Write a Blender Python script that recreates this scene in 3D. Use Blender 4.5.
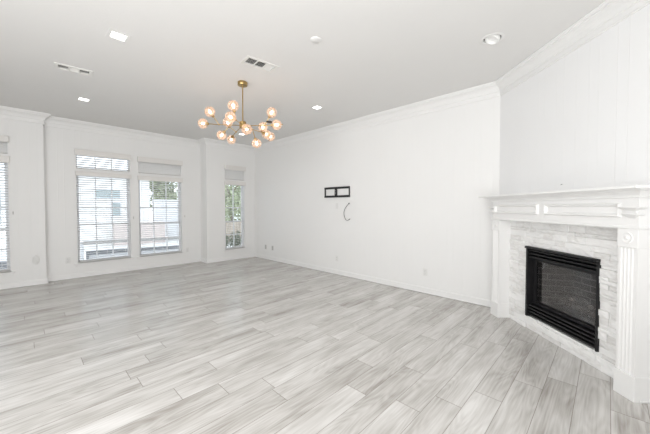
import bpy, bmesh, math, random
from mathutils import Vector, Matrix

for o in list(bpy.data.objects):
    bpy.data.objects.remove(o)
SC = bpy.context.scene
COL = SC.collection
R = math.radians

# ------------------------------------------------------------------ camera
EYE = Vector((0, 0, 1.37))
YAW, PITCH = R(44.2), R(1.4)
FPX, W, HGT = 291.0, 650, 434
cd = bpy.data.cameras.new('camera')
cam = bpy.data.objects.new('camera', cd)
COL.objects.link(cam)
cam.location = EYE
cam.rotation_euler = (math.pi / 2 - PITCH, 0, YAW - math.pi / 2)
cd.sensor_width = 36
cd.lens = FPX * 36 / W
cd.shift_y = -(HGT / 2 - 214.61) / W
cd.clip_start = 0.02
SC.camera = cam

# ------------------------------------------------------------------ world, sun, lights, exposure
vs = SC.view_settings
vs.view_transform = 'Standard'
vs.look = 'None'
vs.gamma = 1
vs.use_curve_mapping = False
vs.exposure = 0.47
SC.cycles.use_denoising = True
SC.cycles.denoising_prefilter = 'ACCURATE'
SC.cycles.max_bounces = 14
SC.cycles.diffuse_bounces = 8
SC.cycles.transparent_max_bounces = 24
SC.cycles.sample_clamp_indirect = 6.0

world = bpy.data.worlds.new('daylight')
SC.world = world
world.use_nodes = True
bg = world.node_tree.nodes['Background']
bg.inputs['Color'].default_value = (0.84, 0.915, 1.0, 1)
bg.inputs['Strength'].default_value = 2.2


def area(name, loc, target, sx, sy, power, color):
    d = bpy.data.lights.new(name, 'AREA')
    d.shape = 'RECTANGLE'
    d.size, d.size_y = sx, sy
    d.energy = power
    d.color = color
    o = bpy.data.objects.new(name, d)
    COL.objects.link(o)
    o.location = loc
    o.rotation_euler = (Vector(target) - Vector(loc)).to_track_quat('-Z', 'Y').to_euler()
    return o


# flash bounced off the ceiling by the photographer, and an added unseen fill at the left that brightens the long wall
area('bounced_flash', (-0.2, 1.1, 2.92), (1.2, 2.6, 0.8), 3.6, 3.4, 62, (1.0, 1.0, 1.0))
area('bounced_flash_up', (-0.9, -1.1, 0.45), (-1.15, 0.45, 3.03), 3.2, 3.0, 138, (1.0, 1.0, 1.0))
area('added_side_fill', (-2.8, 1.9, 1.6), (4.4, 5.2, 1.9), 4.0, 2.0, 56, (1.0, 1.0, 1.0)).data.spread = R(120)

CEIL = 3.03
S2 = math.sqrt(0.5)


# pixel -> world helper (only used to place small wall and ceiling things from measurements)
_fw = Vector((math.cos(YAW), math.sin(YAW), 0))
_rt = Vector((math.sin(YAW), -math.cos(YAW), 0))
_F = _fw * math.cos(PITCH) - Vector((0, 0, 1)) * math.sin(PITCH)
_U = Vector((0, 0, 1)) * math.cos(PITCH) + _fw * math.sin(PITCH)


def at_depth(x, y, d):
    r = _F + _rt * ((x - 325) / FPX) - _U * ((y - 214.61) / FPX)
    return EYE + r * (d / r.dot(_fw))


# ------------------------------------------------------------------ object helpers
def tag(o, label=None, cat=None, group=None, kind=None):
    if label: o['label'] = label
    if cat: o['category'] = cat
    if group: o['group'] = group
    if kind: o['kind'] = kind
    return o


def empty(name, loc=(0, 0, 0), rz=0.0, rot=None):
    o = bpy.data.objects.new(name, None)
    o.empty_display_size = 0.05
    COL.objects.link(o)
    o.location = loc
    o.rotation_euler = rot if rot else (0, 0, rz)
    return o


class MB:
    """collects shapes into ONE mesh"""

    def __init__(self):
        self.bm = bmesh.new()

    def box(self, x0, x1, y0, y1, z0, z1, M=None):
        vs_ = [self.bm.verts.new(M @ Vector(p) if M else p) for p in
               ((x0, y0, z0), (x1, y0, z0), (x1, y1, z0), (x0, y1, z0), (x0, y0, z1), (x1, y0, z1), (x1, y1, z1), (x0, y1, z1))]
        for f in ((0, 3, 2, 1), (4, 5, 6, 7), (0, 1, 5, 4), (1, 2, 6, 5), (2, 3, 7, 6), (3, 0, 4, 7)):
            self.bm.faces.new([vs_[i] for i in f])
        return self

    def prism(self, prof, fa, fb):
        """loft the profile between two mapping functions"""
        a = [self.bm.verts.new(fa(p)) for p in prof]
        b = [self.bm.verts.new(fb(p)) for p in prof]
        n = len(prof)
        for i in range(n):
            self.bm.faces.new((a[i], a[(i + 1) % n], b[(i + 1) % n], b[i]))
        self.bm.faces.new(a[::-1])
        self.bm.faces.new(b)
        return self

    def loft(self, rings, closed=True, caps=True):
        rr = [[self.bm.verts.new(p) for p in ring] for ring in rings]
        n = len(rr[0])
        for i in range(len(rr) - 1):
            for j in range(n if closed else n - 1):
                self.bm.faces.new((rr[i][j], rr[i][(j + 1) % n], rr[i + 1][(j + 1) % n], rr[i + 1][j]))
        if caps:
            self.bm.faces.new(rr[0][::-1])
            self.bm.faces.new(rr[-1])
        return self

    def lathe(self, prof, M=None, n=24, caps=True):
        """prof: (radius, z)"""
        rings = []
        for r, z in prof:
            ring = []
            for k in range(n):
                a = 2 * math.pi * k / n
                p = Vector((r * math.cos(a), r * math.sin(a), z))
                ring.append(M @ p if M else p)
            rings.append(ring)
        return self.loft(rings, caps=caps)

    def tube(self, pts, r, n=8):
        pts = [Vector(p) for p in pts]
        rings = []
        for i, p in enumerate(pts):
            t = (pts[min(i + 1, len(pts) - 1)] - pts[max(i - 1, 0)]).normalized()
            q = t.to_track_quat('Z', 'Y')
            rr = r[i] if isinstance(r, (list, tuple)) else r
            rings.append([p + q @ Vector((rr * math.cos(2 * math.pi * k / n), rr * math.sin(2 * math.pi * k / n), 0)) for k in range(n)])
        return self.loft(rings)

    def quad(self, a, b, c, d):
        self.bm.faces.new([self.bm.verts.new(p) for p in (a, b, c, d)])
        return self

    def build(self, name, mat, parent=None, bevel=0.0, smooth=False, segs=2):
        bmesh.ops.recalc_face_normals(self.bm, faces=self.bm.faces)
        me = bpy.data.meshes.new(name)
        self.bm.to_mesh(me)
        self.bm.free()
        me.materials.append(mat)
        o = bpy.data.objects.new(name, me)
        COL.objects.link(o)
        if parent: o.parent = parent
        if smooth:
            for p in me.polygons: p.use_smooth = True
            es = o.modifiers.new('edges', 'EDGE_SPLIT')
            es.split_angle = R(40)
        if bevel:
            b = o.modifiers.new('bevel', 'BEVEL')
            b.width = bevel
            b.segments = segs
            b.limit_method = 'ANGLE'
            b.angle_limit = R(35)
        return o


def copy_tree(o, parent=None):
    c = o.copy()
    COL.objects.link(c)
    c.parent = parent
    for ch in list(o.children):
        copy_tree(ch, c)
    return c


# ------------------------------------------------------------------ materials
def mat(name, color, rough=0.5, metal=0.0, spec=0.5, noise=0.0, nscale=8.0, bump=0.0, bscale=60.0):
    m = bpy.data.materials.new(name)
    m.use_nodes = True
    nt = m.node_tree
    b = nt.nodes['Principled BSDF']
    b.inputs['Roughness'].default_value = rough
    b.inputs['Metallic'].default_value = metal
    b.inputs['Specular IOR Level'].default_value = spec
    tc = nt.nodes.new('ShaderNodeTexCoord')
    nz = nt.nodes.new('ShaderNodeTexNoise')
    nz.inputs['Scale'].default_value = nscale
    nz.inputs['Detail'].default_value = 4
    nt.links.new(tc.outputs['Object'], nz.inputs['Vector'])
    mx = nt.nodes.new('ShaderNodeMix')
    mx.data_type = 'RGBA'
    c0 = [max(0, c * (1 - noise)) for c in color] + [1]
    c1 = [min(1, c * (1 + noise)) for c in color] + [1]
    mx.inputs[6].default_value = c0
    mx.inputs[7].default_value = c1
    nt.links.new(nz.outputs['Fac'], mx.inputs[0])
    nt.links.new(mx.outputs[2], b.inputs['Base Color'])
    if bump:
        n2 = nt.nodes.new('ShaderNodeTexNoise')
        n2.inputs['Scale'].default_value = bscale
        n2.inputs['Detail'].default_value = 3
        nt.links.new(tc.outputs['Object'], n2.inputs['Vector'])
        bp = nt.nodes.new('ShaderNodeBump')
        bp.inputs['Strength'].default_value = bump
        bp.inputs['Distance'].default_value = 0.004
        nt.links.new(n2.outputs['Fac'], bp.inputs['Height'])
        nt.links.new(bp.outputs['Normal'], b.inputs['Normal'])
    return m


def math_node(nt, op, a, b=None, c=None):
    n = nt.nodes.new('ShaderNodeMath')
    n.operation = op
    for i, v in enumerate((a, b, c)):
        if v is None: continue
        if isinstance(v, (int, float)):
            n.inputs[i].default_value = v
        else:
            nt.links.new(v, n.inputs[i])
    return n.outputs[0]


def panel_mat(name, dx, dy, color=(0.80, 0.80, 0.795), phase=0.0):
    """painted sheet panelling: vertical grooves at irregular pitch along direction (dx, dy)"""
    m = mat(name, color, rough=0.5, spec=0.35, noise=0.012, nscale=1.5)
    nt = m.node_tree
    b = nt.nodes['Principled BSDF']
    g = nt.nodes.new('ShaderNodeNewGeometry')
    sep = nt.nodes.new('ShaderNodeSeparateXYZ')
    nt.links.new(g.outputs['Position'], sep.inputs[0])
    u = math_node(nt, 'ADD', math_node(nt, 'MULTIPLY', sep.outputs[0], dx), math_node(nt, 'MULTIPLY', sep.outputs[1], dy))
    u = math_node(nt, 'ADD', u, 40.0 + phase)
    w = math_node(nt, 'FLOORED_MODULO', u, 0.61)
    tot = None
    for gx in (0.02, 0.165, 0.255, 0.41, 0.50):
        d = math_node(nt, 'ABSOLUTE', math_node(nt, 'SUBTRACT', w, gx))
        k = math_node(nt, 'SUBTRACT', 1.0, math_node(nt, 'MULTIPLY', d, 1 / 0.0045))
        k = math_node(nt, 'MAXIMUM', k, 0.0)
        tot = k if tot is None else math_node(nt, 'ADD', tot, k)
    bp = nt.nodes.new('ShaderNodeBump')
    bp.invert = True
    bp.inputs['Strength'].default_value = 0.35
    bp.inputs['Distance'].default_value = 0.004
    nt.links.new(tot, bp.inputs['Height'])
    nt.links.new(bp.outputs['Normal'], b.inputs['Normal'])
    return m


def floor_mat():
    m = bpy.data.materials.new('grey_plank_floor')
    m.use_nodes = True
    nt = m.node_tree
    L = nt.links
    b = nt.nodes['Principled BSDF']
    g = nt.nodes.new('ShaderNodeNewGeometry')
    sep = nt.nodes.new('ShaderNodeSeparateXYZ')
    L.new(g.outputs['Position'], sep.inputs[0])
    x, y = sep.outputs[0], sep.outputs[1]
    PW, PL = 0.1825, 1.22
    ry = math_node(nt, 'DIVIDE', math_node(nt, 'ADD', y, 20 * PW - 0.147), PW)
    row = math_node(nt, 'FLOOR', ry)
    fy = math_node(nt, 'FRACT', ry)
    wn = nt.nodes.new('ShaderNodeTexWhiteNoise')
    wn.noise_dimensions = '1D'
    L.new(row, wn.inputs['W'])
    rx = math_node(nt, 'ADD', math_node(nt, 'DIVIDE', math_node(nt, 'ADD', x, 30.0), PL), math_node(nt, 'MULTIPLY', wn.outputs['Value'], 7.0))
    colm = math_node(nt, 'FLOOR', rx)
    fx = math_node(nt, 'FRACT', rx)
    cmb = nt.nodes.new('ShaderNodeCombineXYZ')
    L.new(colm, cmb.inputs[0]); L.new(row, cmb.inputs[1])
    wn2 = nt.nodes.new('ShaderNodeTexWhiteNoise')
    wn2.noise_dimensions = '2D'
    L.new(cmb.outputs[0], wn2.inputs['Vector'])
    # grain coordinates: stretched along X, shifted per plank
    def gcoord(kx, ky):
        v = nt.nodes.new('ShaderNodeCombineXYZ')
        L.new(math_node(nt, 'ADD', math_node(nt, 'MULTIPLY', x, kx), math_node(nt, 'MULTIPLY', wn2.outputs['Value'], 37.0)), v.inputs[0])
        L.new(math_node(nt, 'ADD', math_node(nt, 'MULTIPLY', y, ky), math_node(nt, 'MULTIPLY', wn2.outputs['Value'], 91.0)), v.inputs[1])
        return v.outputs[0]

    def noise(vec, detail, rough, dist=0.0):
        n = nt.nodes.new('ShaderNodeTexNoise')
        n.inputs['Scale'].default_value = 1.0
        n.inputs['Detail'].default_value = detail
        n.inputs['Roughness'].default_value = rough
        n.inputs['Distortion'].default_value = dist
        L.new(vec, n.inputs['Vector'])
        return n
    n1 = noise(gcoord(0.9, 11.0), 3, 0.5, 0.5)      # broad streaks
    n2 = noise(gcoord(3.0, 70.0), 4, 0.6, 0.2)      # fine grain
    n3 = noise(gcoord(2.2, 5.0), 2, 0.5)            # mottling
    n4 = noise(gcoord(1.1, 6.5), 1, 0.4)            # contour lines of this one give cathedral grain
    rampA = nt.nodes.new('ShaderNodeValToRGB')
    e = rampA.color_ramp.elements
    e[0].position, e[0].color = 0.0, (0.325, 0.303, 0.278, 1)
    e[1].position, e[1].color = 1.0, (0.71, 0.70, 0.685, 1)
    e2 = rampA.color_ramp.elements.new(0.5); e2.color = (0.54, 0.526, 0.506, 1)
    t = math_node(nt, 'ADD', math_node(nt, 'MULTIPLY', wn2.outputs['Value'], 0.30), 0.36)
    for src, k in ((n1, 1.15), (n2, 0.80), (n3, 0.85)):
        t = math_node(nt, 'ADD', t, math_node(nt, 'MULTIPLY', math_node(nt, 'SUBTRACT', src.outputs['Fac'], 0.5), k))
    ring = math_node(nt, 'ABSOLUTE', math_node(nt, 'SUBTRACT', math_node(nt, 'FRACT', math_node(nt, 'MULTIPLY', n4.outputs['Fac'], 14.0)), 0.5))
    t = math_node(nt, 'ADD', t, math_node(nt, 'MULTIPLY', math_node(nt, 'SUBTRACT', ring, 0.25), 0.34))
    L.new(t, rampA.inputs[0])
    # joints
    ey = math_node(nt, 'MULTIPLY', math_node(nt, 'MINIMUM', fy, math_node(nt, 'SUBTRACT', 1.0, fy)), PW)
    ex = math_node(nt, 'MULTIPLY', math_node(nt, 'MINIMUM', fx, math_node(nt, 'SUBTRACT', 1.0, fx)), PL)
    j = math_node(nt, 'MAXIMUM', math_node(nt, 'LESS_THAN', ey, 0.0019), math_node(nt, 'LESS_THAN', ex, 0.0024))
    mx = nt.nodes.new('ShaderNodeMix')
    mx.data_type = 'RGBA'
    L.new(math_node(nt, 'MULTIPLY', j, 0.62), mx.inputs[0])
    L.new(rampA.outputs[0], mx.inputs[6])
    mx.inputs[7].default_value = (0.16, 0.135, 0.11, 1)
    L.new(mx.outputs[2], b.inputs['Base Color'])
    ro = math_node(nt, 'ADD', 0.16, math_node(nt, 'MULTIPLY', n2.outputs['Fac'], 0.14))
    L.new(ro, b.inputs['Roughness'])
    b.inputs['Specular IOR Level'].default_value = 0.5
    bp = nt.nodes.new('ShaderNodeBump')
    bp.inputs['Strength'].default_value = 0.12
    bp.inputs['Distance'].default_value = 0.002
    hh = math_node(nt, 'SUBTRACT', n2.outputs['Fac'], math_node(nt, 'MULTIPLY', j, 1.5))
    L.new(hh, bp.inputs['Height'])
    L.new(bp.outputs['Normal'], b.inputs['Normal'])
    return m


def stone_mat():
    m = bpy.data.materials.new('split_face_ledger_stone')
    m.use_nodes = True
    nt = m.node_tree
    L = nt.links
    b = nt.nodes['Principled BSDF']
    b.inputs['Roughness'].default_value = 0.75
    b.inputs['Specular IOR Level'].default_value = 0.3
    at = nt.nodes.new('ShaderNodeAttribute')
    at.attribute_name = 'tone'
    tc = nt.nodes.new('ShaderNodeTexCoord')
    mp = nt.nodes.new('ShaderNodeMapping')
    mp.inputs['Scale'].default_value = (4, 4, 13)
    L.new(tc.outputs['Object'], mp.inputs[0])
    n1 = nt.nodes.new('ShaderNodeTexNoise')
    n1.inputs['Scale'].default_value = 2.2
    n1.inputs['Detail'].default_value = 8
    n1.inputs['Distortion'].default_value = 1.5
    L.new(mp.outputs[0], n1.inputs['Vector'])
    f = math_node(nt, 'ADD', math_node(nt, 'MULTIPLY', at.outputs['Fac'], 0.36), math_node(nt, 'MULTIPLY', n1.outputs['Fac'], 0.75))
    f = math_node(nt, 'SUBTRACT', f, 0.06)
    rp = nt.nodes.new('ShaderNodeValToRGB')
    e = rp.color_ramp.elements
    e[0].position, e[0].color = 0.05, (0.42, 0.415, 0.41, 1)
    e[1].position, e[1].color = 0.62, (0.88, 0.88, 0.875, 1)
    k = rp.color_ramp.elements.new(0.28); k.color = (0.71, 0.70, 0.685, 1)
    L.new(f, rp.inputs[0])
    L.new(rp.outputs[0], b.inputs['Base Color'])
    n2 = nt.nodes.new('ShaderNodeTexNoise')
    n2.inputs['Scale'].default_value = 9
    n2.inputs['Detail'].default_value = 7
    L.new(mp.outputs[0], n2.inputs['Vector'])
    bp = nt.nodes.new('ShaderNodeBump')
    bp.inputs['Strength'].default_value = 0.7
    bp.inputs['Distance'].default_value = 0.008
    L.new(n2.outputs['Fac'], bp.inputs['Height'])
    L.new(bp.outputs['Normal'], b.inputs['Normal'])
    return m


def brick_mat(name, c1, c2, mortar, sx=1.0, bw=0.21, bh=0.07, rough=0.85, vec='XZ'):
    m = bpy.data.materials.new(name)
    m.use_nodes = True
    nt = m.node_tree
    L = nt.links
    b = nt.nodes['Principled BSDF']
    b.inputs['Roughness'].default_value = rough
    tc = nt.nodes.new('ShaderNodeTexCoord')
    sep = nt.nodes.new('ShaderNodeSeparateXYZ')
    L.new(tc.outputs['Object'], sep.inputs[0])
    cb = nt.nodes.new('ShaderNodeCombineXYZ')
    L.new(math_node(nt, 'ADD', sep.outputs[0], sep.outputs[1]), cb.inputs[0])
    L.new(sep.outputs[2], cb.inputs[1])
    br = nt.nodes.new('ShaderNodeTexBrick')
    br.inputs['Color1'].default_value = (*c1, 1)
    br.inputs['Color2'].default_value = (*c2, 1)
    br.inputs['Mortar'].default_value = (*mortar, 1)
    br.inputs['Scale'].default_value = 1.0
    br.inputs['Brick Width'].default_value = bw
    br.inputs['Row Height'].default_value = bh
    br.inputs['Mortar Size'].default_value = 0.006
    L.new(cb.outputs[0], br.inputs['Vector'])
    L.new(br.outputs['Color'], b.inputs['Base Color'])
    return m


def thin_glass(name, tint=(1, 1, 1), refl=0.06, rough=0.0):
    m = bpy.data.materials.new(name)
    m.use_nodes = True
    nt = m.node_tree
    nt.nodes.clear()
    out = nt.nodes.new('ShaderNodeOutputMaterial')
    tr = nt.nodes.new('ShaderNodeBsdfTransparent')
    tr.inputs[0].default_value = (*tint, 1)
    gl = nt.nodes.new('ShaderNodeBsdfGlossy')
    gl.inputs['Roughness'].default_value = rough
    lw = nt.nodes.new('ShaderNodeLayerWeight')
    lw.inputs['Blend'].default_value = 0.25
    f = math_node(nt, 'ADD', math_node(nt, 'MULTIPLY', lw.outputs['Fresnel'], 0.6), refl * 0.5)
    mx = nt.nodes.new('ShaderNodeMixShader')
    nt.links.new(f, mx.inputs[0])
    nt.links.new(tr.outputs[0], mx.inputs[1])
    nt.links.new(gl.outputs[0], mx.inputs[2])
    nt.links.new(mx.outputs[0], out.inputs[0])
    return m


def globe_mat():
    """pale amber blown glass: mostly clear, a little milky"""
    m = thin_glass('pale_amber_glass', (1.0, 0.95, 0.91), 0.06)
    nt = m.node_tree
    out = [n for n in nt.nodes if n.type == 'OUTPUT_MATERIAL'][0]
    old = out.inputs[0].links[0].from_socket
    df = nt.nodes.new('ShaderNodeBsdfTranslucent')
    df.inputs[0].default_value = (1.0, 0.84, 0.74, 1)
    mx = nt.nodes.new('ShaderNodeMixShader')
    mx.inputs[0].default_value = 0.38
    nt.links.new(old, mx.inputs[1])
    nt.links.new(df.outputs[0], mx.inputs[2])
    nt.links.new(mx.outputs[0], out.inputs[0])
    return m


def emit(name, color, strength):
    m = bpy.data.materials.new(name)
    m.use_nodes = True
    b = m.node_tree.nodes['Principled BSDF']
    b.inputs['Base Color'].default_value = (*color, 1)
    b.inputs['Emission Color'].default_value = (*color, 1)
    b.inputs['Emission Strength'].default_value = strength
    return m


def leaf_mat(name, c, c2):
    m = mat(name, c, rough=0.6, noise=0.0)
    nt = m.node_tree
    mx = [n for n in nt.nodes if n.type == 'MIX'][0]
    nz = [n for n in nt.nodes if n.type == 'TEX_NOISE'][0]
    nz.inputs['Scale'].default_value = 2.5
    mx.inputs[6].default_value = (*c, 1)
    mx.inputs[7].default_value = (*c2, 1)
    b = nt.nodes['Principled BSDF']
    b.inputs['Subsurface Weight'].default_value = 0.0
    return m


M_FLOOR = floor_mat()
M_CEIL = mat('textured_ceiling_paint', (0.76, 0.755, 0.745), rough=0.9, spec=0.2, noise=0.01, nscale=3, bump=0.25, bscale=45)
M_PX = panel_mat('white_panelling_along_x', 1, 0)
M_PY = panel_mat('white_panelling_along_y', 0, 1)
M_PD = panel_mat('white_panelling_diagonal', S2, S2, color=(0.83, 0.835, 0.84))
M_TRIM = mat('white_semi_gloss_trim', (0.80, 0.80, 0.795), rough=0.38, spec=0.5, noise=0.01)
M_MANTEL = mat('white_mantel_paint', (0.83, 0.83, 0.825), rough=0.4, spec=0.45, noise=0.01)
M_VINYL = mat('white_vinyl_window', (0.78, 0.79, 0.81), rough=0.4, noise=0.01)
M_BLIND = mat('white_faux_wood_blind', (0.70, 0.695, 0.685), rough=0.45, noise=0.015)
M_VALANCE = mat('off_white_blind_valance', (0.74, 0.725, 0.705), rough=0.5, noise=0.015)
M_GLASS = thin_glass('window_glass', (0.97, 0.98, 0.98), 0.05)
M_BRASS = mat('satin_brass', (0.45, 0.32, 0.14), rough=0.3, metal=1.0, noise=0.05, nscale=20)
M_BRASSD = mat('dark_bronze_cap', (0.06, 0.05, 0.045), rough=0.4, metal=0.6)
M_GLOBE = globe_mat()
M_BULB = emit('warm_bulb', (1.0, 0.72, 0.50), 5.5)
M_LENS = emit('led_lens', (1.0, 0.98, 0.95), 5.0)
M_BAFFLE = mat('satin_grey_baffle', (0.36, 0.36, 0.355), rough=0.5)
M_LENS_OFF = mat('frosted_lens', (0.85, 0.85, 0.84), rough=0.3)
M_CAN = mat('recessed_can_white', (0.82, 0.82, 0.81), rough=0.35)
M_GRAPHITE = mat('dark_gap', (0.02, 0.02, 0.02), rough=0.8)
M_VENT = mat('white_vent_enamel', (0.74, 0.735, 0.71), rough=0.4)
M_VENTIN = mat('dark_duct', (0.05, 0.05, 0.048), rough=0.9)
M_BLACK = mat('black_steel', (0.018, 0.018, 0.019), rough=0.45, spec=0.5, noise=0.1)
M_FBLACK = mat('black_painted_firebox_metal', (0.012, 0.012, 0.013), rough=0.45, spec=0.3, noise=0.15)
M_GREYHW = mat('grey_zinc_hardware', (0.35, 0.35, 0.35), rough=0.4, metal=0.7)
M_PLATE = mat('white_plastic_plate', (0.74, 0.74, 0.73), rough=0.35)
M_PLATEG = mat('grey_plastic_plate', (0.52, 0.515, 0.50), rough=0.45)
M_COVER = mat('pale_grey_cover', (0.71, 0.71, 0.70), rough=0.6, bump=0.2, bscale=200)
M_STONE = stone_mat()
M_FBRICK = brick_mat('dark_refractory_brick', (0.105, 0.097, 0.093), (0.08, 0.074, 0.072), (0.27, 0.255, 0.245), bw=0.2, bh=0.064)
M_FGLASS = thin_glass('smoked_fireplace_glass', (0.74, 0.73, 0.73), 0.03, 0.02)
M_LOG = mat('ceramic_log', (0.12, 0.10, 0.085), rough=0.9, noise=0.6, nscale=18, bump=0.6, bscale=40)
M_LOGEND = mat('pale_log_end', (0.42, 0.38, 0.33), rough=0.9, noise=0.3, nscale=30)
M_CONC = mat('pale_concrete', (0.60, 0.595, 0.585), rough=0.9, noise=0.08, nscale=1.5)
M_HBRICK = brick_mat('pale_house_brick', (0.86, 0.85, 0.83), (0.80, 0.79, 0.77), (0.84, 0.83, 0.82), bw=0.3, bh=0.09)
M_RBRICK = brick_mat('red_garden_brick', (0.62, 0.53, 0.50), (0.56, 0.48, 0.46), (0.6, 0.55, 0.5), bw=0.22, bh=0.075)
M_HGLASS = mat('teal_house_glass', (0.32, 0.38, 0.39), rough=0.25, spec=0.6)
M_RAILG = mat('grey_rail_paint', (0.17, 0.175, 0.19), rough=0.5)
M_RAILT = mat('light_grey_rail_paint', (0.36, 0.355, 0.35), rough=0.5)
M_RAILW = mat('white_rail_paint', (0.7, 0.7, 0.72), rough=0.5)
M_FENCE = mat('weathered_fence_wood', (0.33, 0.28, 0.23), rough=0.85, noise=0.25, nscale=6)
M_ROOF = mat('grey_shingle_roof', (0.25, 0.24, 0.24), rough=0.9, noise=0.2, nscale=9)
M_LEAF = leaf_mat('green_leaves', (0.17, 0.22, 0.11), (0.58, 0.62, 0.42))
M_LEAFD = leaf_mat('dark_shrub_leaves', (0.05, 0.07, 0.04), (0.12, 0.13, 0.08))
M_BARK = mat('bark', (0.16, 0.12, 0.09), rough=0.95, noise=0.3, nscale=12)

# ------------------------------------------------------------------ room shell
P = [Vector(p) for p in ((2.98, -0.40), (4.43, 1.05), (4.43, 7.02), (3.08, 7.02), (3.08, 7.37), (0.24, 7.37),
                         (0.24, 7.22), (-2.9, 7.22), (-2.9, -4.2), (2.98, -4.2))]
NAMES = ['diagonal', 'right', 'back_right', 'return_right', 'back', 'return_left', 'back_left', 'left', 'rear', 'kitchen_side']
WT = 0.13


def struct(o, label, cat):
    return tag(o, label, cat, kind='structure')


fl = MB().box(-3.1, 4.6, -4.4, 7.55, -0.10, 0.0).build('floor', M_FLOOR)
struct(fl, 'grey wood-look plank floor running toward the fireplace', 'floor')
ce = MB().box(-3.1, 4.6, -4.4, 7.55, CEIL, CEIL + 0.12).build('ceiling', M_CEIL)
struct(ce, 'white lightly textured flat ceiling', 'ceiling')

# window openings: name -> (x0, x1, Y of wall, main z0, z1, transom z0, z1)
WIN = [
    (-1.12, -0.190, 7.22, 0.285, 2.16, 2.27, 2.52),
    (0.685, 1.575, 7.37, 0.285, 2.035, 2.125, 2.46),
    (1.725, 2.625, 7.37, 0.285, 2.035, 2.125, 2.46),
    (3.55, 4.115, 7.02, 0.285, 2.02, 2.095, 2.43),
]


def wall_with_holes(name, a, b, holes, m):
    """wall slab from a to b (interior on the left), holes = (u0,u1,z0,z1); built as tiles in one mesh"""
    d = (b - a).normalized()
    L = (b - a).length
    out = Vector((d.y, -d.x))
    us = sorted({0.0, L} | {h[0] for h in holes} | {h[1] for h in holes})
    zs = sorted({0.0, CEIL} | {h[2] for h in holes} | {h[3] for h in holes})
    mb = MB()
    Mx = Matrix(((d.x, out.x, 0, a.x), (d.y, out.y, 0, a.y), (0, 0, 1, 0), (0, 0, 0, 1)))
    for i in range(len(us) - 1):
        for k in range(len(zs) - 1):
            um, zm = (us[i] + us[i + 1]) / 2, (zs[k] + zs[k + 1]) / 2
            if any(h[0] < um < h[1] and h[2] < zm < h[3] for h in holes): continue
            mb.box(us[i], us[i + 1], 0, WT, zs[k], zs[k + 1], Mx)
    bmesh.ops.remove_doubles(mb.bm, verts=mb.bm.verts, dist=1e-5)
    # drop the inner faces between tiles
    seen = {}
    for f in list(mb.bm.faces):
        key = tuple(sorted(v.index for v in f.verts)) if False else tuple(sorted((round(v.co.x, 4), round(v.co.y, 4), round(v.co.z, 4)) for v in f.verts))
        seen.setdefault(key, []).append(f)
    dead = [f for fs in seen.values() if len(fs) > 1 for f in fs]
    bmesh.ops.delete(mb.bm, geom=dead, context='FACES')
    return mb.build(name, m)


WALL_LABEL = {
    'diagonal': 'white panelled wall set diagonally across the corner above the fireplace',
    'right': 'long white panelled wall carrying the black TV bracket',
    'back_right': 'narrow white wall around the slim right-hand window',
    'return_right': 'short white wall return beside the recessed pair of windows',
    'back': 'white wall of the recess with the pair of windows',
    'return_left': 'shallow white wall return at the left end of the recess',
    'back_left': 'white wall at far left with a window cut by the frame edge',
    'left': 'white side wall at the left, out of view',
    'rear': 'white wall behind the photographer',
    'kitchen_side': 'white wall beyond the near end of the fireplace',
}
for i, nm in enumerate(NAMES):
    a, b = P[i], P[(i + 1) % len(P)]
    holes = []
    for (x0, x1, Y, z0, z1, t0, t1) in WIN:
        if nm.startswith('back') and abs(a.y - Y) < 1e-3 and b.x < x0 and x1 < a.x:
            holes += [(a.x - x1, a.x - x0, z0, z1), (a.x - x1, a.x - x0, t0, t1)]
    if nm == 'diagonal':
        L0 = 2.85 - 0.5 * (P[0].x + P[0].y) / S2 * 1.0 if False else None
        d0 = (P[0].x + P[0].y) * S2
        holes = [(2.40 - d0, 3.22 - d0, 0.19, 0.90)]
    m = M_PD if nm == 'diagonal' else (M_PY if nm in ('right', 'return_right', 'return_left', 'left', 'kitchen_side') else M_PX)
    if nm == 'return_right': a = a + Vector((0, WT))      # the slab of the neighbouring wall makes the outer corner
    if nm == 'return_left': b = b + Vector((0, WT))
    o = wall_with_holes('wall_' + nm, a, b, holes, m)
    struct(o, WALL_LABEL[nm], 'wall')


def offset_pt(i, o):
    """interior offset point at polygon corner i"""
    n = len(P)
    a, b, c = P[(i - 1) % n], P[i], P[(i + 1) % n]
    d1, d2 = (b - a).normalized(), (c - b).normalized()
    n1, n2 = Vector((-d1.y, d1.x)), Vector((-d2.y, d2.x))
    k = (n1 + n2)
    k = k / k.dot(n1)
    return b + k * o


def sweep(name, i, prof, m, bevel=0.0):
    mb = MB()
    n = len(P)
    mb.prism(prof, lambda p: Vector((*offset_pt(i, p[0]), p[1])), lambda p: Vector((*offset_pt((i + 1) % n, p[0]), p[1])))
    return mb.build(name, m, bevel=bevel)


z = CEIL
CROWN = [(0, z), (0, z - 0.18), (0.010, z - 0.18), (0.013, z - 0.170), (0.010, z - 0.160), (0.012, z - 0.120), (0.022, z - 0.114),
         (0.026, z - 0.100), (0.036, z - 0.078), (0.052, z - 0.058), (0.074, z - 0.044), (0.082, z - 0.040), (0.084, z - 0.030),
         (0.098, z - 0.024), (0.104, z - 0.012), (0.104, z)]
BASE = [(0, 0.006), (0, 0.095), (0.008, 0.093), (0.012, 0.080), (0.013, 0.024), (0.022, 0.018), (0.024, 0.006)]
for i, nm in enumerate(NAMES):
    o = sweep('trim_%d' % (i + 1), i, CROWN, M_TRIM)
    struct(o, 'white crown moulding along the top of the %s' % WALL_LABEL[nm].split(' with ')[0].split(' carrying')[0][:60], 'crown moulding')
    if nm == 'diagonal':
        continue
    o = sweep('baseboard_' + nm, i, BASE, M_TRIM)
    struct(o, 'low white baseboard along the %s' % WALL_LABEL[nm].split(' with ')[0].split(' carrying')[0][:60], 'baseboard')
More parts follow.
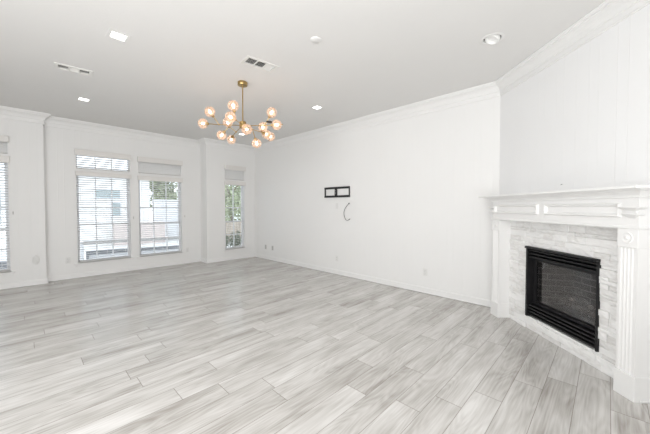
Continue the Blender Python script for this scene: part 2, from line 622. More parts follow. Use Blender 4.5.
# short baseboard between the right wall corner and the mantel
mb = MB()
def dg(d, n_, z_): return Vector((S2 * d + S2 * n_, S2 * d - S2 * n_, z_))
# n_ is the distance from the origin against the room normal (wall plane at 2.39)
mb.prism(BASE, lambda p: dg(3.72, 2.39 - p[0], p[1]), lambda p: dg(3.86, 2.39 - p[0], p[1]))
struct(mb.build('baseboard_diagonal', M_TRIM), 'short white baseboard between fireplace and long wall', 'baseboard')

# ------------------------------------------------------------------ windows
WLAB = ['window at the far left cut off by the picture edge', 'left window of the recessed pair, pale brick house outside',
        'right window of the recessed pair, tree top outside', 'slim window right of the recess, leafy trees outside']


def window(k, x0, x1, Y, z0, z1, t0, t1, cols, rows_lo, rows_up, meet):
    root = empty('window_%d' % k, ((x0 + x1) / 2, Y, z0))
    struct(root, 'white single-hung ' + WLAB[k - 1], 'window')
    w = (x1 - x0) / 2
    h = z1 - z0

    def ring(mb, a0, a1, b0, b1, t, y0, y1):
        mb.box(a0, a0 + t, y0, y1, b0, b1)
        mb.box(a1 - t, a1, y0, y1, b0, b1)
        mb.box(a0 + t, a1 - t, y0, y1, b0, b0 + t)
        mb.box(a0 + t, a1 - t, y0, y1, b1 - t, b1)
        return mb
    ring(MB(), -w, w, 0, h, 0.022, 0.055, 0.125).build('window_frame', M_VINYL, root, bevel=0.003)
    mz = meet - z0
    # lower sash in front, upper sash behind
    for nm, b0, b1, y0, rows in (('lower_sash', 0.022, mz + 0.018, 0.060, rows_lo), ('upper_sash', mz - 0.018, h - 0.022, 0.090, rows_up)):
        s = ring(MB(), -w + 0.022, w - 0.022, b0, b1, 0.028, y0, y0 + 0.028).build(nm, M_VINYL, root, bevel=0.003)
        g = MB()
        for c in range(1, cols):
            x = -w + 0.04 + (2 * w - 0.08) * c / cols
            g.box(x - 0.010, x + 0.010, y0 + 0.004, y0 + 0.022, b0 + 0.028, b1 - 0.028)
        for r in rows:
            g.box(-w + 0.05, w - 0.05, y0 + 0.0045, y0 + 0.0215, r - z0 - 0.010, r - z0 + 0.010)
        g.build('muntin_grid', M_VINYL, s)
        MB().box(-w + 0.045, w - 0.045, y0 + 0.011, y0 + 0.015, b0 + 0.022, b1 - 0.022).build('pane', M_GLASS, s)
    # transom
    tz0, tz1 = t0 - z0, t1 - z0
    tf = ring(MB(), -w, w, tz0, tz1, 0.026, 0.055, 0.12).build('transom_frame', M_VINYL, root, bevel=0.003)
    g = MB()
    for c in range(1, cols):
        x = -w + 0.04 + (2 * w - 0.08) * c / cols
        g.box(x - 0.010, x + 0.010, 0.072, 0.09, tz0 + 0.026, tz1 - 0.026)
    g.build('muntin_grid', M_VINYL, tf)
    MB().box(-w + 0.02, w - 0.02, 0.08, 0.084, tz0 + 0.02, tz1 - 0.02).build('pane', M_GLASS, tf)
    # stool and apron under it
    MB().box(-w - 0.045, w + 0.045, -0.035, 0.055, -0.022, 0.0).build('window_sill', M_TRIM, root, bevel=0.005)
    MB().box(-w - 0.025, w + 0.025, -0.014, 0.0, -0.062, -0.022).build('sill_apron', M_TRIM, root, bevel=0.003)
    # jamb lining
    j = MB()
    for (b0, b1) in ((0, h), (tz0, tz1)):
        j.box(-w - 0.001, -w + 0.006, 0, 0.055, b0, b1)
        j.box(w - 0.006, w + 0.001, 0, 0.055, b0, b1)
        j.box(-w, w, 0, 0.055, b1 - 0.006, b1 + 0.001)
    j.build('jamb_lining', M_TRIM, root)
    return root


MEET = [1.0, 1.03, 1.01, 1.0]
for k, wv in enumerate(WIN):
    cols = 2 if k == 3 else 3
    window(k + 1, *wv, cols, [0.66], [1.365], MEET[k])


def blind(x0, x1, Y, z0, z1, val0, val1, tilt, label, pitch=0.044, slat=0.048, kind='main', stack=0):
    """horizontal blind; z0 bottom, z1 top of the slats; valance in front of the wall from val0 to val1"""
    root = empty('window_blind', ((x0 + x1) / 2, Y, z0))
    tag(root, label, 'blind', 'white slatted window blinds')
    w = (x1 - x0) / 2
    v = MB()
    v.box(-w - 0.012, w + 0.012, -0.062, -0.050, val0 - z0, val1 - z0)
    v.box(-w - 0.012, -w - 0.001, -0.050, -0.001, val0 - z0, val1 - z0)
    v.box(w + 0.001, w + 0.012, -0.050, -0.001, val0 - z0, val1 - z0)
    v.box(-w - 0.016, w + 0.016, -0.066, -0.001, val1 - z0, val1 - z0 + 0.010)
    v.box(-w - 0.014, w + 0.014, -0.0645, -0.0615, val0 - z0, val0 - z0 + 0.010)
    v.build('valance', M_VALANCE, root, bevel=0.002)
    hr = MB().box(-w + 0.008, w - 0.008, 0.004, 0.050, z1 - z0 - 0.045, z1 - z0 - 0.007).build('headrail', M_BLIND, root, bevel=0.002)
    s = MB()
    zz = 0.035
    top = z1 - z0 - 0.052
    ct, st = math.cos(tilt), math.sin(tilt)
    n = 0
    while zz < top:
        pts = []
        for q in (-0.5, -0.25, 0, 0.25, 0.5):
            yy, cz = q * slat, 0.0022 * (1 - 4 * q * q)
            pts.append((0.028 + yy * ct - cz * st, zz + yy * st + cz * ct))
        prof = pts + [(p[0], p[1] + 0.0028) for p in reversed(pts)]
        s.prism(prof, lambda p: Vector((-w + 0.010, p[0], p[1])), lambda p: Vector((w - 0.010, p[0], p[1])))
        zz += pitch
        n += 1
    s.build('slats', M_BLIND, root)
    MB().box(-w + 0.010, w - 0.010, 0.005, 0.051, 0.003, 0.018).build('bottom_rail', M_BLIND, root, bevel=0.003)
    for x in ((-w * 0.62, w * 0.62) if w < 0.4 else (-w * 0.78, 0.03, w * 0.78)):
        l = MB()
        l.box(x - 0.0012, x + 0.0012, 0.0035, 0.0525, z1 - z0 - 0.024, z1 - z0 - 0.0215)
        for yy in (0.0035, 0.0525):
            l.box(x - 0.0012, x + 0.0012, yy - 0.0008, yy + 0.0008, 0.01, z1 - z0 - 0.02)
        l.build('ladder_cord', M_BLIND, root)
    if kind == 'main':
        MB().tube([(-w + 0.06, -0.005, z1 - z0 - 0.05), (-w + 0.06, -0.012, z1 - z0 - 0.62)], 0.004, 6).build('tilt_wand', M_BLIND, root)
    return root


W1, W2, W3, W4 = WIN
BL = 0.0
blind(W1[0], W1[1], 7.22, W1[3] + 0.003, W1[4], 2.115, 2.215, R(-14), 'open slatted blind on the tall window at the far left edge')
blind(W1[0], W1[1], 7.22, W1[5] + 0.003, W1[6], 2.455, 2.545, R(64), 'closed short blind on the small window above, at far left edge', kind='transom', pitch=0.037)
blind(W2[0], W2[1], 7.37, W2[3] + 0.003, W2[4], 1.985, 2.06, R(-16), 'long open blind on the left window of the recessed pair')
blind(W2[0], W2[1], 7.37, W2[5] + 0.003, W2[6], 2.38, 2.48, R(-24), 'short open blind above the left recessed window, daylight between its slats', kind='transom')
blind(W3[0], W3[1], 7.37, W3[3] + 0.003, W3[4], 1.965, 2.055, R(-13), 'long open blind on the right window of the recessed pair')
blind(W3[0], W3[1], 7.37, W3[5] + 0.003, W3[6], 2.37, 2.465, R(64), 'short closed blind above the right recessed window', kind='transom', pitch=0.037)
blind(W4[0], W4[1], 7.02, W4[3] + 0.003, W4[4], 1.95, 2.04, R(-5), 'long open blind on the slim window, trees seen through it')
blind(W4[0], W4[1], 7.02, W4[5] + 0.003, W4[6], 2.335, 2.44, R(64), 'short closed blind above the slim window', kind='transom', pitch=0.037)

# cord cleats beside the windows
def cleat(x, Y, z_, label):
    root = empty('cord_cleat', (x, Y, z_))
    tag(root, label, 'cleat', 'cord cleats beside the windows')
    MB().box(-0.008, 0.008, -0.006, 0, -0.016, 0.016).build('cleat_base', M_PLATEG, root, bevel=0.002)
    MB().tube([(0, -0.006, -0.030), (0, -0.016, -0.018), (0, -0.018, 0), (0, -0.016, 0.018), (0, -0.006, 0.030)], 0.004, 6).build('cleat_horns', M_PLATEG, root)

cleat(-0.150, 7.22, 1.28, 'small grey cord cleat right of the far left window')
cleat(1.625, 7.37, 1.15, 'small grey cord cleat between the two recessed windows')
cleat(2.690, 7.37, 1.16, 'small grey cord cleat right of the recessed pair of windows')

# ------------------------------------------------------------------ fireplace
FX = Vector((2.85 * S2 + 2.39 * S2, 2.85 * S2 - 2.39 * S2, 0))
fp = empty('fireplace', FX, R(45))
tag(fp, 'white corner fireplace with fluted mantel and black gas firebox in pale stone', 'fireplace')
# local x runs along the wall (far end +), local y into the room, wall plane at y = 0
E0, E1 = -0.868, 0.845
YF = 0.19
# mantel shelf: flat board with rounded edge
MB().box(E0 - 0.078, E1 + 0.150, 0.0, 0.300, 1.499, 1.520).build('mantel_shelf', M_MANTEL, fp, bevel=0.006, segs=3)


def wrap(prof, y_front, x0, x1, m, name, parent):
    """moulding that wraps front and both ends: prof = (offset outward, z)"""
    mb = MB()
    rings = []
    for (px, py) in ((x0, 0.0), (x0, y_front), (x1, y_front), (x1, 0.0)):
        ring = []
        for (o, zz) in prof:
            sx = -1 if px == x0 else 1
            yy = 0.0 if py == 0.0 else y_front + o
            ring.append(Vector((px + sx * o, yy, zz)))
        rings.append(ring)
    mb.loft(rings)
    return mb.build(name, m, parent)


bedp = [(0, 1.405), (0.012, 1.405), (0.016, 1.412), (0.012, 1.420), (0.014, 1.432), (0.022, 1.448), (0.036, 1.466), (0.054, 1.478),
        (0.062, 1.482), (0.064, 1.489), (0.078, 1.492), (0.082, 1.499), (0, 1.499)]
bedp = [(o, 1.499 - (1.499 - zz) * 0.66) for o, zz in bedp]
wrap(bedp, YF, E0, E1, M_MANTEL, 'cornice_moulding', fp)
fr = MB().box(E0, E1, 0.0, YF, 1.224, 1.445).build('frieze', M_MANTEL, fp, bevel=0.002)
bead = [(0, 1.216), (0.006, 1.216), (0.012, 1.222), (0.012, 1.233), (0.006, 1.240), (0, 1.240)]
wrap(bead, YF, E0, E1, M_MANTEL, 'frieze_bead', fr)


def ridge_frame(x0, x1, z0, z1, w, h):
    mb = MB()
    def pt(x, z_, o): return Vector((x, YF + o, z_))
    rings = []
    for sx, sz in ((0, 0), (1, 0), (1, 1), (0, 1), (0, 0)):
        cx = x1 if sx else x0
        cz = z1 if sz else z0
        ix, iz = (-1 if sx else 1), (-1 if sz else 1)
        rings.append([pt(cx, cz, -0.001), pt(cx + ix * w * 0.3, cz + iz * w * 0.3, h), pt(cx + ix * w * 0.6, cz + iz * w * 0.6, h * 0.75),
                      pt(cx + ix * w, cz + iz * w, -0.001)])
    mb.loft(rings, caps=False)
    return mb


for x0, x1 in ((-0.752, -0.026), (0.058, 0.785)):
    pm = ridge_frame(x0, x1, 1.297, 1.403, 0.030, 0.024).build('panel_moulding', M_MANTEL, fr)
# stepped drops wrapped around both front corners of the frieze
def drop(sx):
    mb = MB()
    c = sx * (E1)
    L_ = 0.080
    for (zt, zb, pt_, pb, lt, lb) in ((1.376, 1.370, 0.052, 0.052, 1.0, 1.0), (1.370, 1.346, 0.052, 0.010, 1.0, 0.72), (1.346, 1.328, 0.010, 0.010, 0.72, 0.72),
                                      (1.328, 1.322, 0.036, 0.036, 0.86, 0.86), (1.322, 1.294, 0.036, 0.003, 0.86, 0.42)):
        rings = []
        for zz, p, l in ((zt, pt_, lt), (zb, pb, lb)):
            xo, xi = c + sx * p, c - sx * L_ * l
            yo, yi = YF + p, YF - 0.042 * l
            rings.append([Vector((xi, yi, zz)), Vector((xo, yi, zz)), Vector((xo, yo, zz)), Vector((xi, yo, zz))])
        mb.loft(rings)
    return mb.build('corner_corbel', M_MANTEL, fr)
drop(-1); drop(1)


def pilaster(x0, x1):
    """fluted leg: x0 < x1 in local coordinates"""
    w = x1 - x0
    cx = (x0 + x1) / 2
    prof = [(x0, 0.0), (x0, YF)]
    nfl = 4
    m0 = 0.016
    pitch = (w - 2 * m0) / nfl
    for k in range(nfl):
        a = x0 + m0 + k * pitch + 0.0035
        b = a + pitch - 0.007
        for q in range(0, 7):
            t = q / 6
            prof.append((a + (b - a) * t, YF - 0.010 * math.sin(math.pi * t)))
    prof += [(x1, YF), (x1, 0.0)]
    prof = prof[::-1]
    p = MB().prism(prof, lambda p: Vector((p[0], p[1], 0.17)), lambda p: Vector((p[0], p[1], 1.09))).build('pilaster', M_MANTEL, fp)
    MB().box(x0 - 0.007, x1 + 0.007, 0.0, YF + 0.009, 0.0, 0.178).build('plinth_block', M_MANTEL, p, bevel=0.004)
    rb = MB().box(x0 - 0.004, x1 + 0.004, 0.0, YF + 0.007, 1.083, 1.224).build('rosette_block', M_MANTEL, p, bevel=0.004)
    Mr = Matrix.Translation((cx, YF + 0.007, 1.154)) @ Matrix.Rotation(-math.pi / 2, 4, 'X')
    MB().lathe([(0.040, -0.001), (0.040, 0.002), (0.036, 0.005), (0.031, 0.003), (0.024, 0.001), (0.016, 0.002), (0.013, 0.007), (0.006, 0.011), (0.0005, 0.012)],
               Mr, 28).build('rosette', M_MANTEL, p, smooth=True)
    return p


pilaster(E0, E0 + 0.134)
pilaster(E1 - 0.138, E1)
MB().box(E0 - 0.018, E0 - 0.007, 0.0, YF - 0.03, 0.0, 0.020).build('shoe_moulding', M_TRIM, fp, bevel=0.006)

# stacked ledger stone surround
random.seed(11)
FB0, FB1, FZ0, FZ1 = -0.455, 0.392, 0.150, 0.936
mb = MB()
lay = mb.bm.loops.layers.float_color.new('tone')
SX0, SX1 = E0 + 0.13, E1 - 0.13
zz = 0.0
rows = []
while zz < 1.224:
    h = random.choice([0.026, 0.034, 0.042, 0.052, 0.065])
    if 1.224 - zz - h < 0.03: h = 1.224 - zz
    for edge in (FZ0, FZ1):
        if zz < edge - 1e-6 and zz + h > edge - 0.022: h = max(edge - zz, 0.02) if zz + h < edge + 0.05 else h
        if zz < edge - 1e-6 < zz + h: h = edge - zz
    rows.append((zz, zz + h))
    zz += h
for z0, z1 in rows:
    spans = [(SX0, SX1)] if (z1 <= FZ0 + 1e-4 or z0 >= FZ1 - 1e-4) else [(SX0, FB0), (FB1, SX1)]
    for a, b in spans:
        x = a
        while x < b - 1e-4:
            l = random.uniform(0.08, 0.30)
            if b - x - l < 0.07: l = b - x
            tone = random.random() * (0.55 if random.random() < 0.13 else 1.0) + (0.0 if random.random() < 0.12 else 0.22)
            y1 = 0.044 + random.uniform(0, 0.018)
            n0 = len(mb.bm.faces)
            # split face: a front grid with rough relief
            nx = max(2, int(l / 0.03)); nz = 3
            g = [[mb.bm.verts.new((x + 0.0012 + (l - 0.0024) * i / nx, y1 + (random.uniform(-0.004, 0.004) if 0 < i < nx and 0 < k < nz else -0.003), z0 + 0.0010 + (z1 - z0 - 0.0020) * k / nz))
                  for k in range(nz + 1)] for i in range(nx + 1)]
            fs = []
            for i in range(nx):
                for k in range(nz):
                    fs.append(mb.bm.faces.new((g[i][k], g[i + 1][k], g[i + 1][k + 1], g[i][k + 1])))
            border = [g[i][0] for i in range(nx + 1)] + [g[nx][k] for k in range(1, nz + 1)] + [g[i][nz] for i in range(nx - 1, -1, -1)] + [g[0][k] for k in range(nz - 1, 0, -1)]
            back = [mb.bm.verts.new((v.co.x, 0.0, v.co.z)) for v in border]
            for i in range(len(border)):
                j = (i + 1) % len(border)
                fs.append(mb.bm.faces.new((border[j], border[i], back[i], back[j])))
            for f in fs:
                for lp in f.loops: lp[lay] = (tone, tone, tone, 1)
            x += l
mb.build('stone_surround', M_STONE, fp)

# black gas firebox
fb = MB()
YS = 0.076
JL = 0.055
fb.box(FB1 - 0.026, FB1, -0.04, YS, FZ0, FZ1)                       # far jamb
fb.box(FB0, FB0 + 0.016, -0.04, YS - 0.010, FZ0, FZ1)               # near jamb
fb.box(FB0 + 0.016, FB1 - 0.026, -0.02, 0.012, FZ1 - 0.008, FZ1)
fb.box(FB0 + 0.016, FB1 - 0.026, -0.02, 0.020, 0.300, 0.322)         # bar under the glass
fb.box(FB0 + 0.016, FB1 - 0.026, -0.02, 0.020, 0.782, 0.806)         # bar over the glass
fb.box(FB1 - 0.062, FB1 - 0.026, -0.02, 0.010, 0.322, 0.782)
fb.box(FB0 + 0.016, FB0 + 0.040, -0.02, 0.010, 0.322, 0.782)
fb.box(FB0 + 0.016, FB1 - 0.026, -0.030, -0.020, FZ0, 0.300)         # backing of the louvres
fb.box(FB0 + 0.016, FB1 - 0.026, -0.030, -0.020, 0.806, FZ1)
frame = fb.build('firebox', M_FBLACK, fp, bevel=0.002)


def louvres(zs, hgt, name):
    mb = MB()
    for zc in zs:
        prof = [(-0.015, zc - hgt * 0.50), (YS - 0.022, zc - hgt * 0.42), (YS - 0.014, zc - hgt * 0.30), (YS - 0.010, zc + hgt * 0.20), (YS - 0.016, zc + hgt * 0.32), (-0.015, zc + hgt * 0.10)]
        mb.prism(prof, lambda p: Vector((FB0 + 0.014, p[0], p[1])), lambda p: Vector((FB1 - 0.024, p[0], p[1])))
    return mb.build(name, M_FBLACK, frame, bevel=0.0015)


louvres([0.826, 0.862, 0.896], 0.026, 'upper_louvres')
louvres([0.178, 0.214, 0.250, 0.286], 0.027, 'lower_louvres')
hood = MB()
hood.prism([(0.0, 0.914), (YS + 0.010, 0.914), (YS + 0.016, 0.920), (YS + 0.012, 0.934), (YS, 0.938), (0.0, 0.938)],
           lambda p: Vector((FB0 - 0.004, p[0], p[1])), lambda p: Vector((FB1 + 0.004, p[0], p[1])))
hood.build('hood_strip', M_FBLACK, frame, bevel=0.0015)
MB().box(FB0 + 0.036, FB1 - 0.058, -0.010, -0.006, 0.318, 0.786).build('glass_front', M_FGLASS, frame)
# brick-lined chamber behind the glass
ch = MB()
D = 0.34
a0, a1 = FB0 + 0.040, FB1 - 0.062
ch.box(a0 + 0.10, a1 - 0.10, -D - 0.012, -D, 0.306, 0.80)
for sx, x_f, x_b in ((1, a1, a1 - 0.10), (-1, a0, a0 + 0.10)):
    ch.loft([[Vector((x_f, -0.03, zz)), Vector((x_b, -D, zz)), Vector((x_b + sx * 0.012, -D, zz)), Vector((x_f + sx * 0.012, -0.03, zz))] for zz in (0.306, 0.80)])
ch.box(a0 - 0.01, a1 + 0.01, -D - 0.012, -0.03, 0.80, 0.812)
ch.build('brick_liner', M_FBRICK, frame)
MB().box(a0 - 0.008, a1 + 0.008, -D, -0.03, 0.292, 0.306).build('hearth_pan', M_FBLACK, frame)
gr = MB()
for k in range(7):
    x = -0.30 + k * 0.087
    gr.tube([(x, -0.07, 0.395), (x, -0.08, 0.345), (x, -0.24, 0.345)], 0.006, 6)
for yy in (-0.10, -0.22):
    gr.tube([(-0.31, yy, 0.338), (0.23, yy, 0.338)], 0.006, 6)
for x in (-0.28, 0.2):
    for yy in (-0.10, -0.22):
        gr.tube([(x, yy, 0.338), (x, yy, 0.306)], 0.006, 6)
gr.build('log_grate', M_FBLACK, frame)
random.seed(5)
for p0, p1, r in (((-0.30, -0.12, 0.388), (0.12, -0.16, 0.386), 0.036), ((-0.15, -0.215, 0.39), (0.22, -0.20, 0.386), 0.038), ((-0.22, -0.10, 0.447), (0.04, -0.21, 0.458), 0.028),
                  ((0.02, -0.13, 0.449), (0.19, -0.21, 0.456), 0.027)):
    pts = [Vector(p0).lerp(Vector(p1), t / 5) + Vector((0, 0, random.uniform(-0.006, 0.006))) for t in range(6)]
    lg = MB().tube(pts, [r * random.uniform(0.88, 1.08) for _ in pts], 10).build('ceramic_log', M_LOG, frame, smooth=True)
    d = (pts[0] - pts[1]).normalized()
    Mt = Matrix.Translation(pts[0]) @ d.to_track_quat('Z', 'Y').to_matrix().to_4x4()
    MB().lathe([(r * 0.82, 0.0), (r * 0.7, 0.003), (0.001, 0.004)], Mt, 10).build('cut_end', M_LOGEND, lg)

# nail left in the wall above the mantel
nl = empty('nail', dg(2.855, 2.39, 1.598), R(45))
tag(nl, 'tiny dark nail in the white wall above the mantel shelf', 'nail')
MB().lathe([(0.0025, -0.004), (0.0025, 0.010), (0.005, 0.011), (0.005, 0.013), (0.001, 0.014)], Matrix.Rotation(-math.pi / 2, 4, 'X'), 10).build('nail_head', M_GREYHW, nl)

# ------------------------------------------------------------------ chandelier
HD = 3.901     # distance of the hub along the view
hub = at_depth(243, 125.5, HD)
cx, cy = 2.034, 3.503
chn = empty('chandelier', (cx, cy, CEIL))
tag(chn, 'brass branching chandelier with fourteen lit glass globes hanging from the ceiling', 'chandelier')
base = Vector((cx, cy, CEIL))


def loc(p): return Vector(p) - base


hubl = Vector((0, 0, hub.z - CEIL))
MB().lathe([(0.062, 0.0), (0.064, -0.004), (0.064, -0.040), (0.060, -0.045), (0.012, -0.046), (0.010, -0.066), (0.001, -0.066)], None, 32).build('canopy', M_BRASS, chn, smooth=True)
MB().lathe([(0.0075, -0.04), (0.0075, hubl.z + 0.03)], None, 12).build('down_rod', M_BRASS, chn, smooth=True)
MB().lathe([(0.010, hubl.z + 0.056), (0.034, hubl.z + 0.052), (0.044, hubl.z + 0.044), (0.044, hubl.z - 0.030), (0.034, hubl.z - 0.040), (0.001, hubl.z - 0.044)], None, 24).build('hub', M_BRASS, chn, smooth=True)


def pp(x, y, dd): return loc(at_depth(x, y, HD + dd))


GR = 0.066


def arm(pts):
    MB().tube(pts, 0.0052, 8).build('arm', M_BRASS, chn, smooth=True)


def joint(p):
    mb = MB()
    mb.lathe([(0.001, -0.011), (0.008, -0.008), (0.011, 0), (0.008, 0.008), (0.001, 0.011)], Matrix.Translation(p), 10)
    mb.build('joint', M_BRASS, chn, smooth=True)


def globe(start, c):
    """arm from start to the globe at c, with socket and bulb"""
    d = (c - start).normalized()
    end = c - d * GR
    arm([start, end - d * 0.012])
    Mt = Matrix.Translation(c) @ d.to_track_quat('Z', 'Y').to_matrix().to_4x4()
    prof = []
    a0 = 0.30
    for k in range(15):
        a = math.pi - a0 - (math.pi - a0 - 0.02) * k / 14
        prof.append((GR * math.sin(a), GR * math.cos(a)))
    g = MB().lathe(prof, Mt, 24, caps=False).build('globe', M_GLOBE, chn, smooth=True)
    MB().lathe([(0.006, -GR - 0.016), (0.017, -GR - 0.010), (0.021, -GR + 0.004), (0.021, -GR + 0.012), (0.013, -GR + 0.014), (0.013, -GR + 0.034), (0.001, -GR + 0.036)], Mt, 16).build('socket', M_BRASS, g, smooth=True)
    MB().lathe([(0.009, -GR + 0.034), (0.014, -GR + 0.046), (0.019, -0.002), (0.018, 0.012), (0.011, 0.024), (0.001, 0.029)], Mt, 14).build('bulb', M_BULB, g, smooth=True)


H0 = hubl.copy()
nl_ = pp(219, 124.6, 0.04)
arm([H0, nl_]); joint(nl_)
globe(nl_, pp(203, 123.4, 0.06)); globe(nl_, pp(209.9, 111.7, -0.04))
nb0 = pp(236.2, 132.0, 0.30); nb = pp(233.8, 134.6, 0.40)
arm([H0, nb0]); arm([nb0, nb]); joint(nb0)
globe(nb, pp(231.4, 139.5, 0.48))
n5 = pp(229.0, 126.4, 0.24)
arm([nb0, n5]); joint(n5)
globe(n5, pp(227.7, 122.4, 0.20)); globe(n5, pp(221.6, 135.2, 0.27))
nf = pp(236.0, 120.0, -0.22)
arm([H0, nf]); joint(nf)
globe(nf, pp(230.6, 117.2, -0.34)); globe(nf, pp(233.3, 105.8, -0.26))
n14 = pp(264.5, 125.6, 0.0)
arm([H0, n14]); joint(n14)
globe(n14, pp(276.6, 124.8, 0.02)); globe(n14, pp(271.7, 112.5, -0.05))
arm([pp(278, 124.7, 0.10), pp(283, 124.4, 0.12)])
arm([n14, pp(278, 124.7, 0.10)])
# dark cap on the arm between two globes
cpt = pp(269.2, 121.9, -0.02)
MB().lathe([(0.003, 0.010), (0.030, 0.008), (0.040, 0.002), (0.038, -0.006), (0.010, -0.010), (0.001, -0.010)], Matrix.Translation(cpt), 20).build('arm_cap', M_BRASSD, chn, smooth=True)
n9 = pp(252.4, 129.3, 0.16)
arm([H0, n9]); joint(n9)
globe(n9, pp(256.6, 143.4, 0.22))
nr = pp(262.0, 132.4, 0.30)
arm([n9, nr]); joint(nr)
globe(nr, pp(262.9, 126.9, 0.26)); globe(nr, pp(266.2, 134.2, 0.40)); globe(nr, pp(270.5, 136.7, 0.52))
globe(H0, pp(246.8, 129.4, -0.24))

# ------------------------------------------------------------------ recessed lights, vents, ceiling cover
def recessed(x, y, label):
    root = empty('recessed_light', (x, y, CEIL))
    tag(root, label, 'ceiling light', 'lit recessed ceiling lights')
    f = MB()
    o_, i_ = 0.088, 0.058
    f.box(-o_, o_, -o_, -i_, -0.004, 0); f.box(-o_, o_, i_, o_, -0.004, 0)
    f.box(-o_, -i_, -i_, i_, -0.004, 0); f.box(i_, o_, -i_, i_, -0.004, 0)
    f.build('trim_frame', M_CEIL, root, bevel=0.0015)
    MB().box(-0.0565, 0.0565, -0.0565, 0.0565, 0.012, 0.016).build('lens', M_LENS, root)


LITS = [(0.656, 3.431, 'lit square recessed light, the largest, near the top of the photo at left'),
        (0.653, 5.804, 'lit square recessed light nearest the recessed windows, at left of the ceiling'),
        (3.403, 3.495, 'lit square recessed light right of the chandelier, toward the long panelled wall'),
        (3.443, 5.981, 'lit square recessed light seen just below the chandelier hub')]
CEIL_HOLES = [(3.229, 0.846, 0.080)]
for x, y, lab in LITS:
    recessed(x, y, lab)

# cut the round holes for the recessed cans into the ceiling slab
def cut_ceiling():
    cut = MB()
    for x, y, r in CEIL_HOLES:
        cut.lathe([(r, -0.05), (r, 0.075)], Matrix.Translation((x, y, CEIL)), 36)
    for x, y, a, b, rz in [(x, y, 0.058, 0.058, 0.0) for x, y, _ in LITS] + [(0.435, 4.632, 0.140, 0.060, -0.1), (1.925, 2.925, 0.165, 0.072, -0.12)]:
        Mz = Matrix.Translation((x, y, CEIL)) @ Matrix.Rotation(rz, 4, 'Z')
        cut.box(-a, a, -b, b, -0.05, 0.07, Mz)
    bmesh.ops.recalc_face_normals(cut.bm, faces=cut.bm.faces)
    c = cut.build('ceiling_cutter', M_CEIL)
    md = ce.modifiers.new('holes', 'BOOLEAN')
    md.operation = 'DIFFERENCE'
    md.object = c
    md.solver = 'EXACT'
    dg_ = bpy.context.evaluated_depsgraph_get()
    me = bpy.data.meshes.new_from_object(ce.evaluated_get(dg_))
    ce.modifiers.clear()
    ce.data = me
    bpy.data.objects.remove(c)
cut_ceiling()

# adjustable eyeball light, off
rl = empty('gimbal_light', (3.229, 0.846, CEIL))
tag(rl, 'unlit adjustable eyeball ceiling light near the diagonal fireplace wall', 'ceiling light')
MB().lathe([(0.078, 0.0), (0.108, -0.0005), (0.110, -0.004), (0.104, -0.008), (0.082, -0.006), (0.078, 0.0)], None, 36, caps=False).build('trim_ring', M_CEIL, rl, smooth=True)
MB().lathe([(0.0805, -0.002), (0.079, 0.07)], None, 36, caps=False).build('can', M_GRAPHITE, rl, smooth=True)
Mg = Matrix.Rotation(R(26), 4, Vector((0.7, 0.7, 0)))
ey = MB().lathe([(0.045, 0.050), (0.064, 0.030), (0.069, 0.008), (0.066, -0.010), (0.058, -0.016), (0.052, -0.010), (0.045, 0.010)], Mg, 32, caps=False).build('eyeball', M_CAN, rl, smooth=True)
MB().lathe([(0.047, 0.010), (0.02, 0.006), (0.001, 0.005)], Mg, 28).build('bulb_face', M_LENS_OFF, ey, smooth=True)


def vent(x, y, rz, a, b, banks, label):
    root = empty('ceiling_vent', (x, y, CEIL), rz)
    tag(root, label, 'vent', 'ceiling air vents')
    A, B = a + 0.035, b + 0.03
    f = MB()
    f.box(-A, A, -B, -b, -0.008, 0); f.box(-A, A, b, B, -0.008, 0)
    f.box(-A, -a, -b, b, -0.008, 0); f.box(a, A, -b, b, -0.008, 0)
    n = len(banks)
    bw = 2 * a / n
    for k in range(1, n):
        xx = -a + k * bw
        f.box(xx - 0.006, xx + 0.006, -b, b, -0.008, 0.004)
    f.build('vent_frame', M_VENT, root, bevel=0.003)
    d = MB()
    d.box(-a + 0.001, a - 0.001, -b + 0.001, b - 0.001, 0.062, 0.066)
    for sx in (-1, 1):
        d.box(sx * (a - 0.002) - 0.001, sx * (a - 0.002) + 0.001, -b + 0.001, b - 0.001, 0.012, 0.064)
        d.box(-a + 0.001, a - 0.001, sx * (b - 0.002) - 0.001, sx * (b - 0.002) + 0.001, 0.012, 0.064)
    d.build('duct_back', M_VENTIN, root)
    for k, tilt in enumerate(banks):
        s = MB()
        x0, x1 = -a + k * bw + 0.006, -a + (k + 1) * bw - 0.006
        yy = -b + 0.010
        while yy < b - 0.004:
            M_ = Matrix.Translation((0, yy, 0.004)) @ Matrix.Rotation(tilt, 4, 'X')
            s.box(x0, x1, -0.0085, 0.0085, -0.0008, 0.0008, M_)
            yy += 0.021
        s.build('louvre_bank', M_VENT, root)


vent(0.435, 4.632, -0.1, 0.140, 0.060, (R(24), R(-50), R(24)), 'narrow white ceiling vent at left, dark at both ends and pale in the middle')
vent(1.925, 2.925, -0.12, 0.165, 0.072, (R(28), R(28), R(-50)), 'white ceiling vent beside the chandelier canopy, two dark banks and one pale')

cc = empty('ceiling_cover', (2.032, 2.101, CEIL))
tag(cc, 'small flat white round cover on the ceiling right of the vent', 'cover plate')
MB().lathe([(0.055, 0.0), (0.055, -0.006), (0.050, -0.010), (0.001, -0.011)], None, 28).build('cover_disc', M_CEIL, cc, smooth=True)

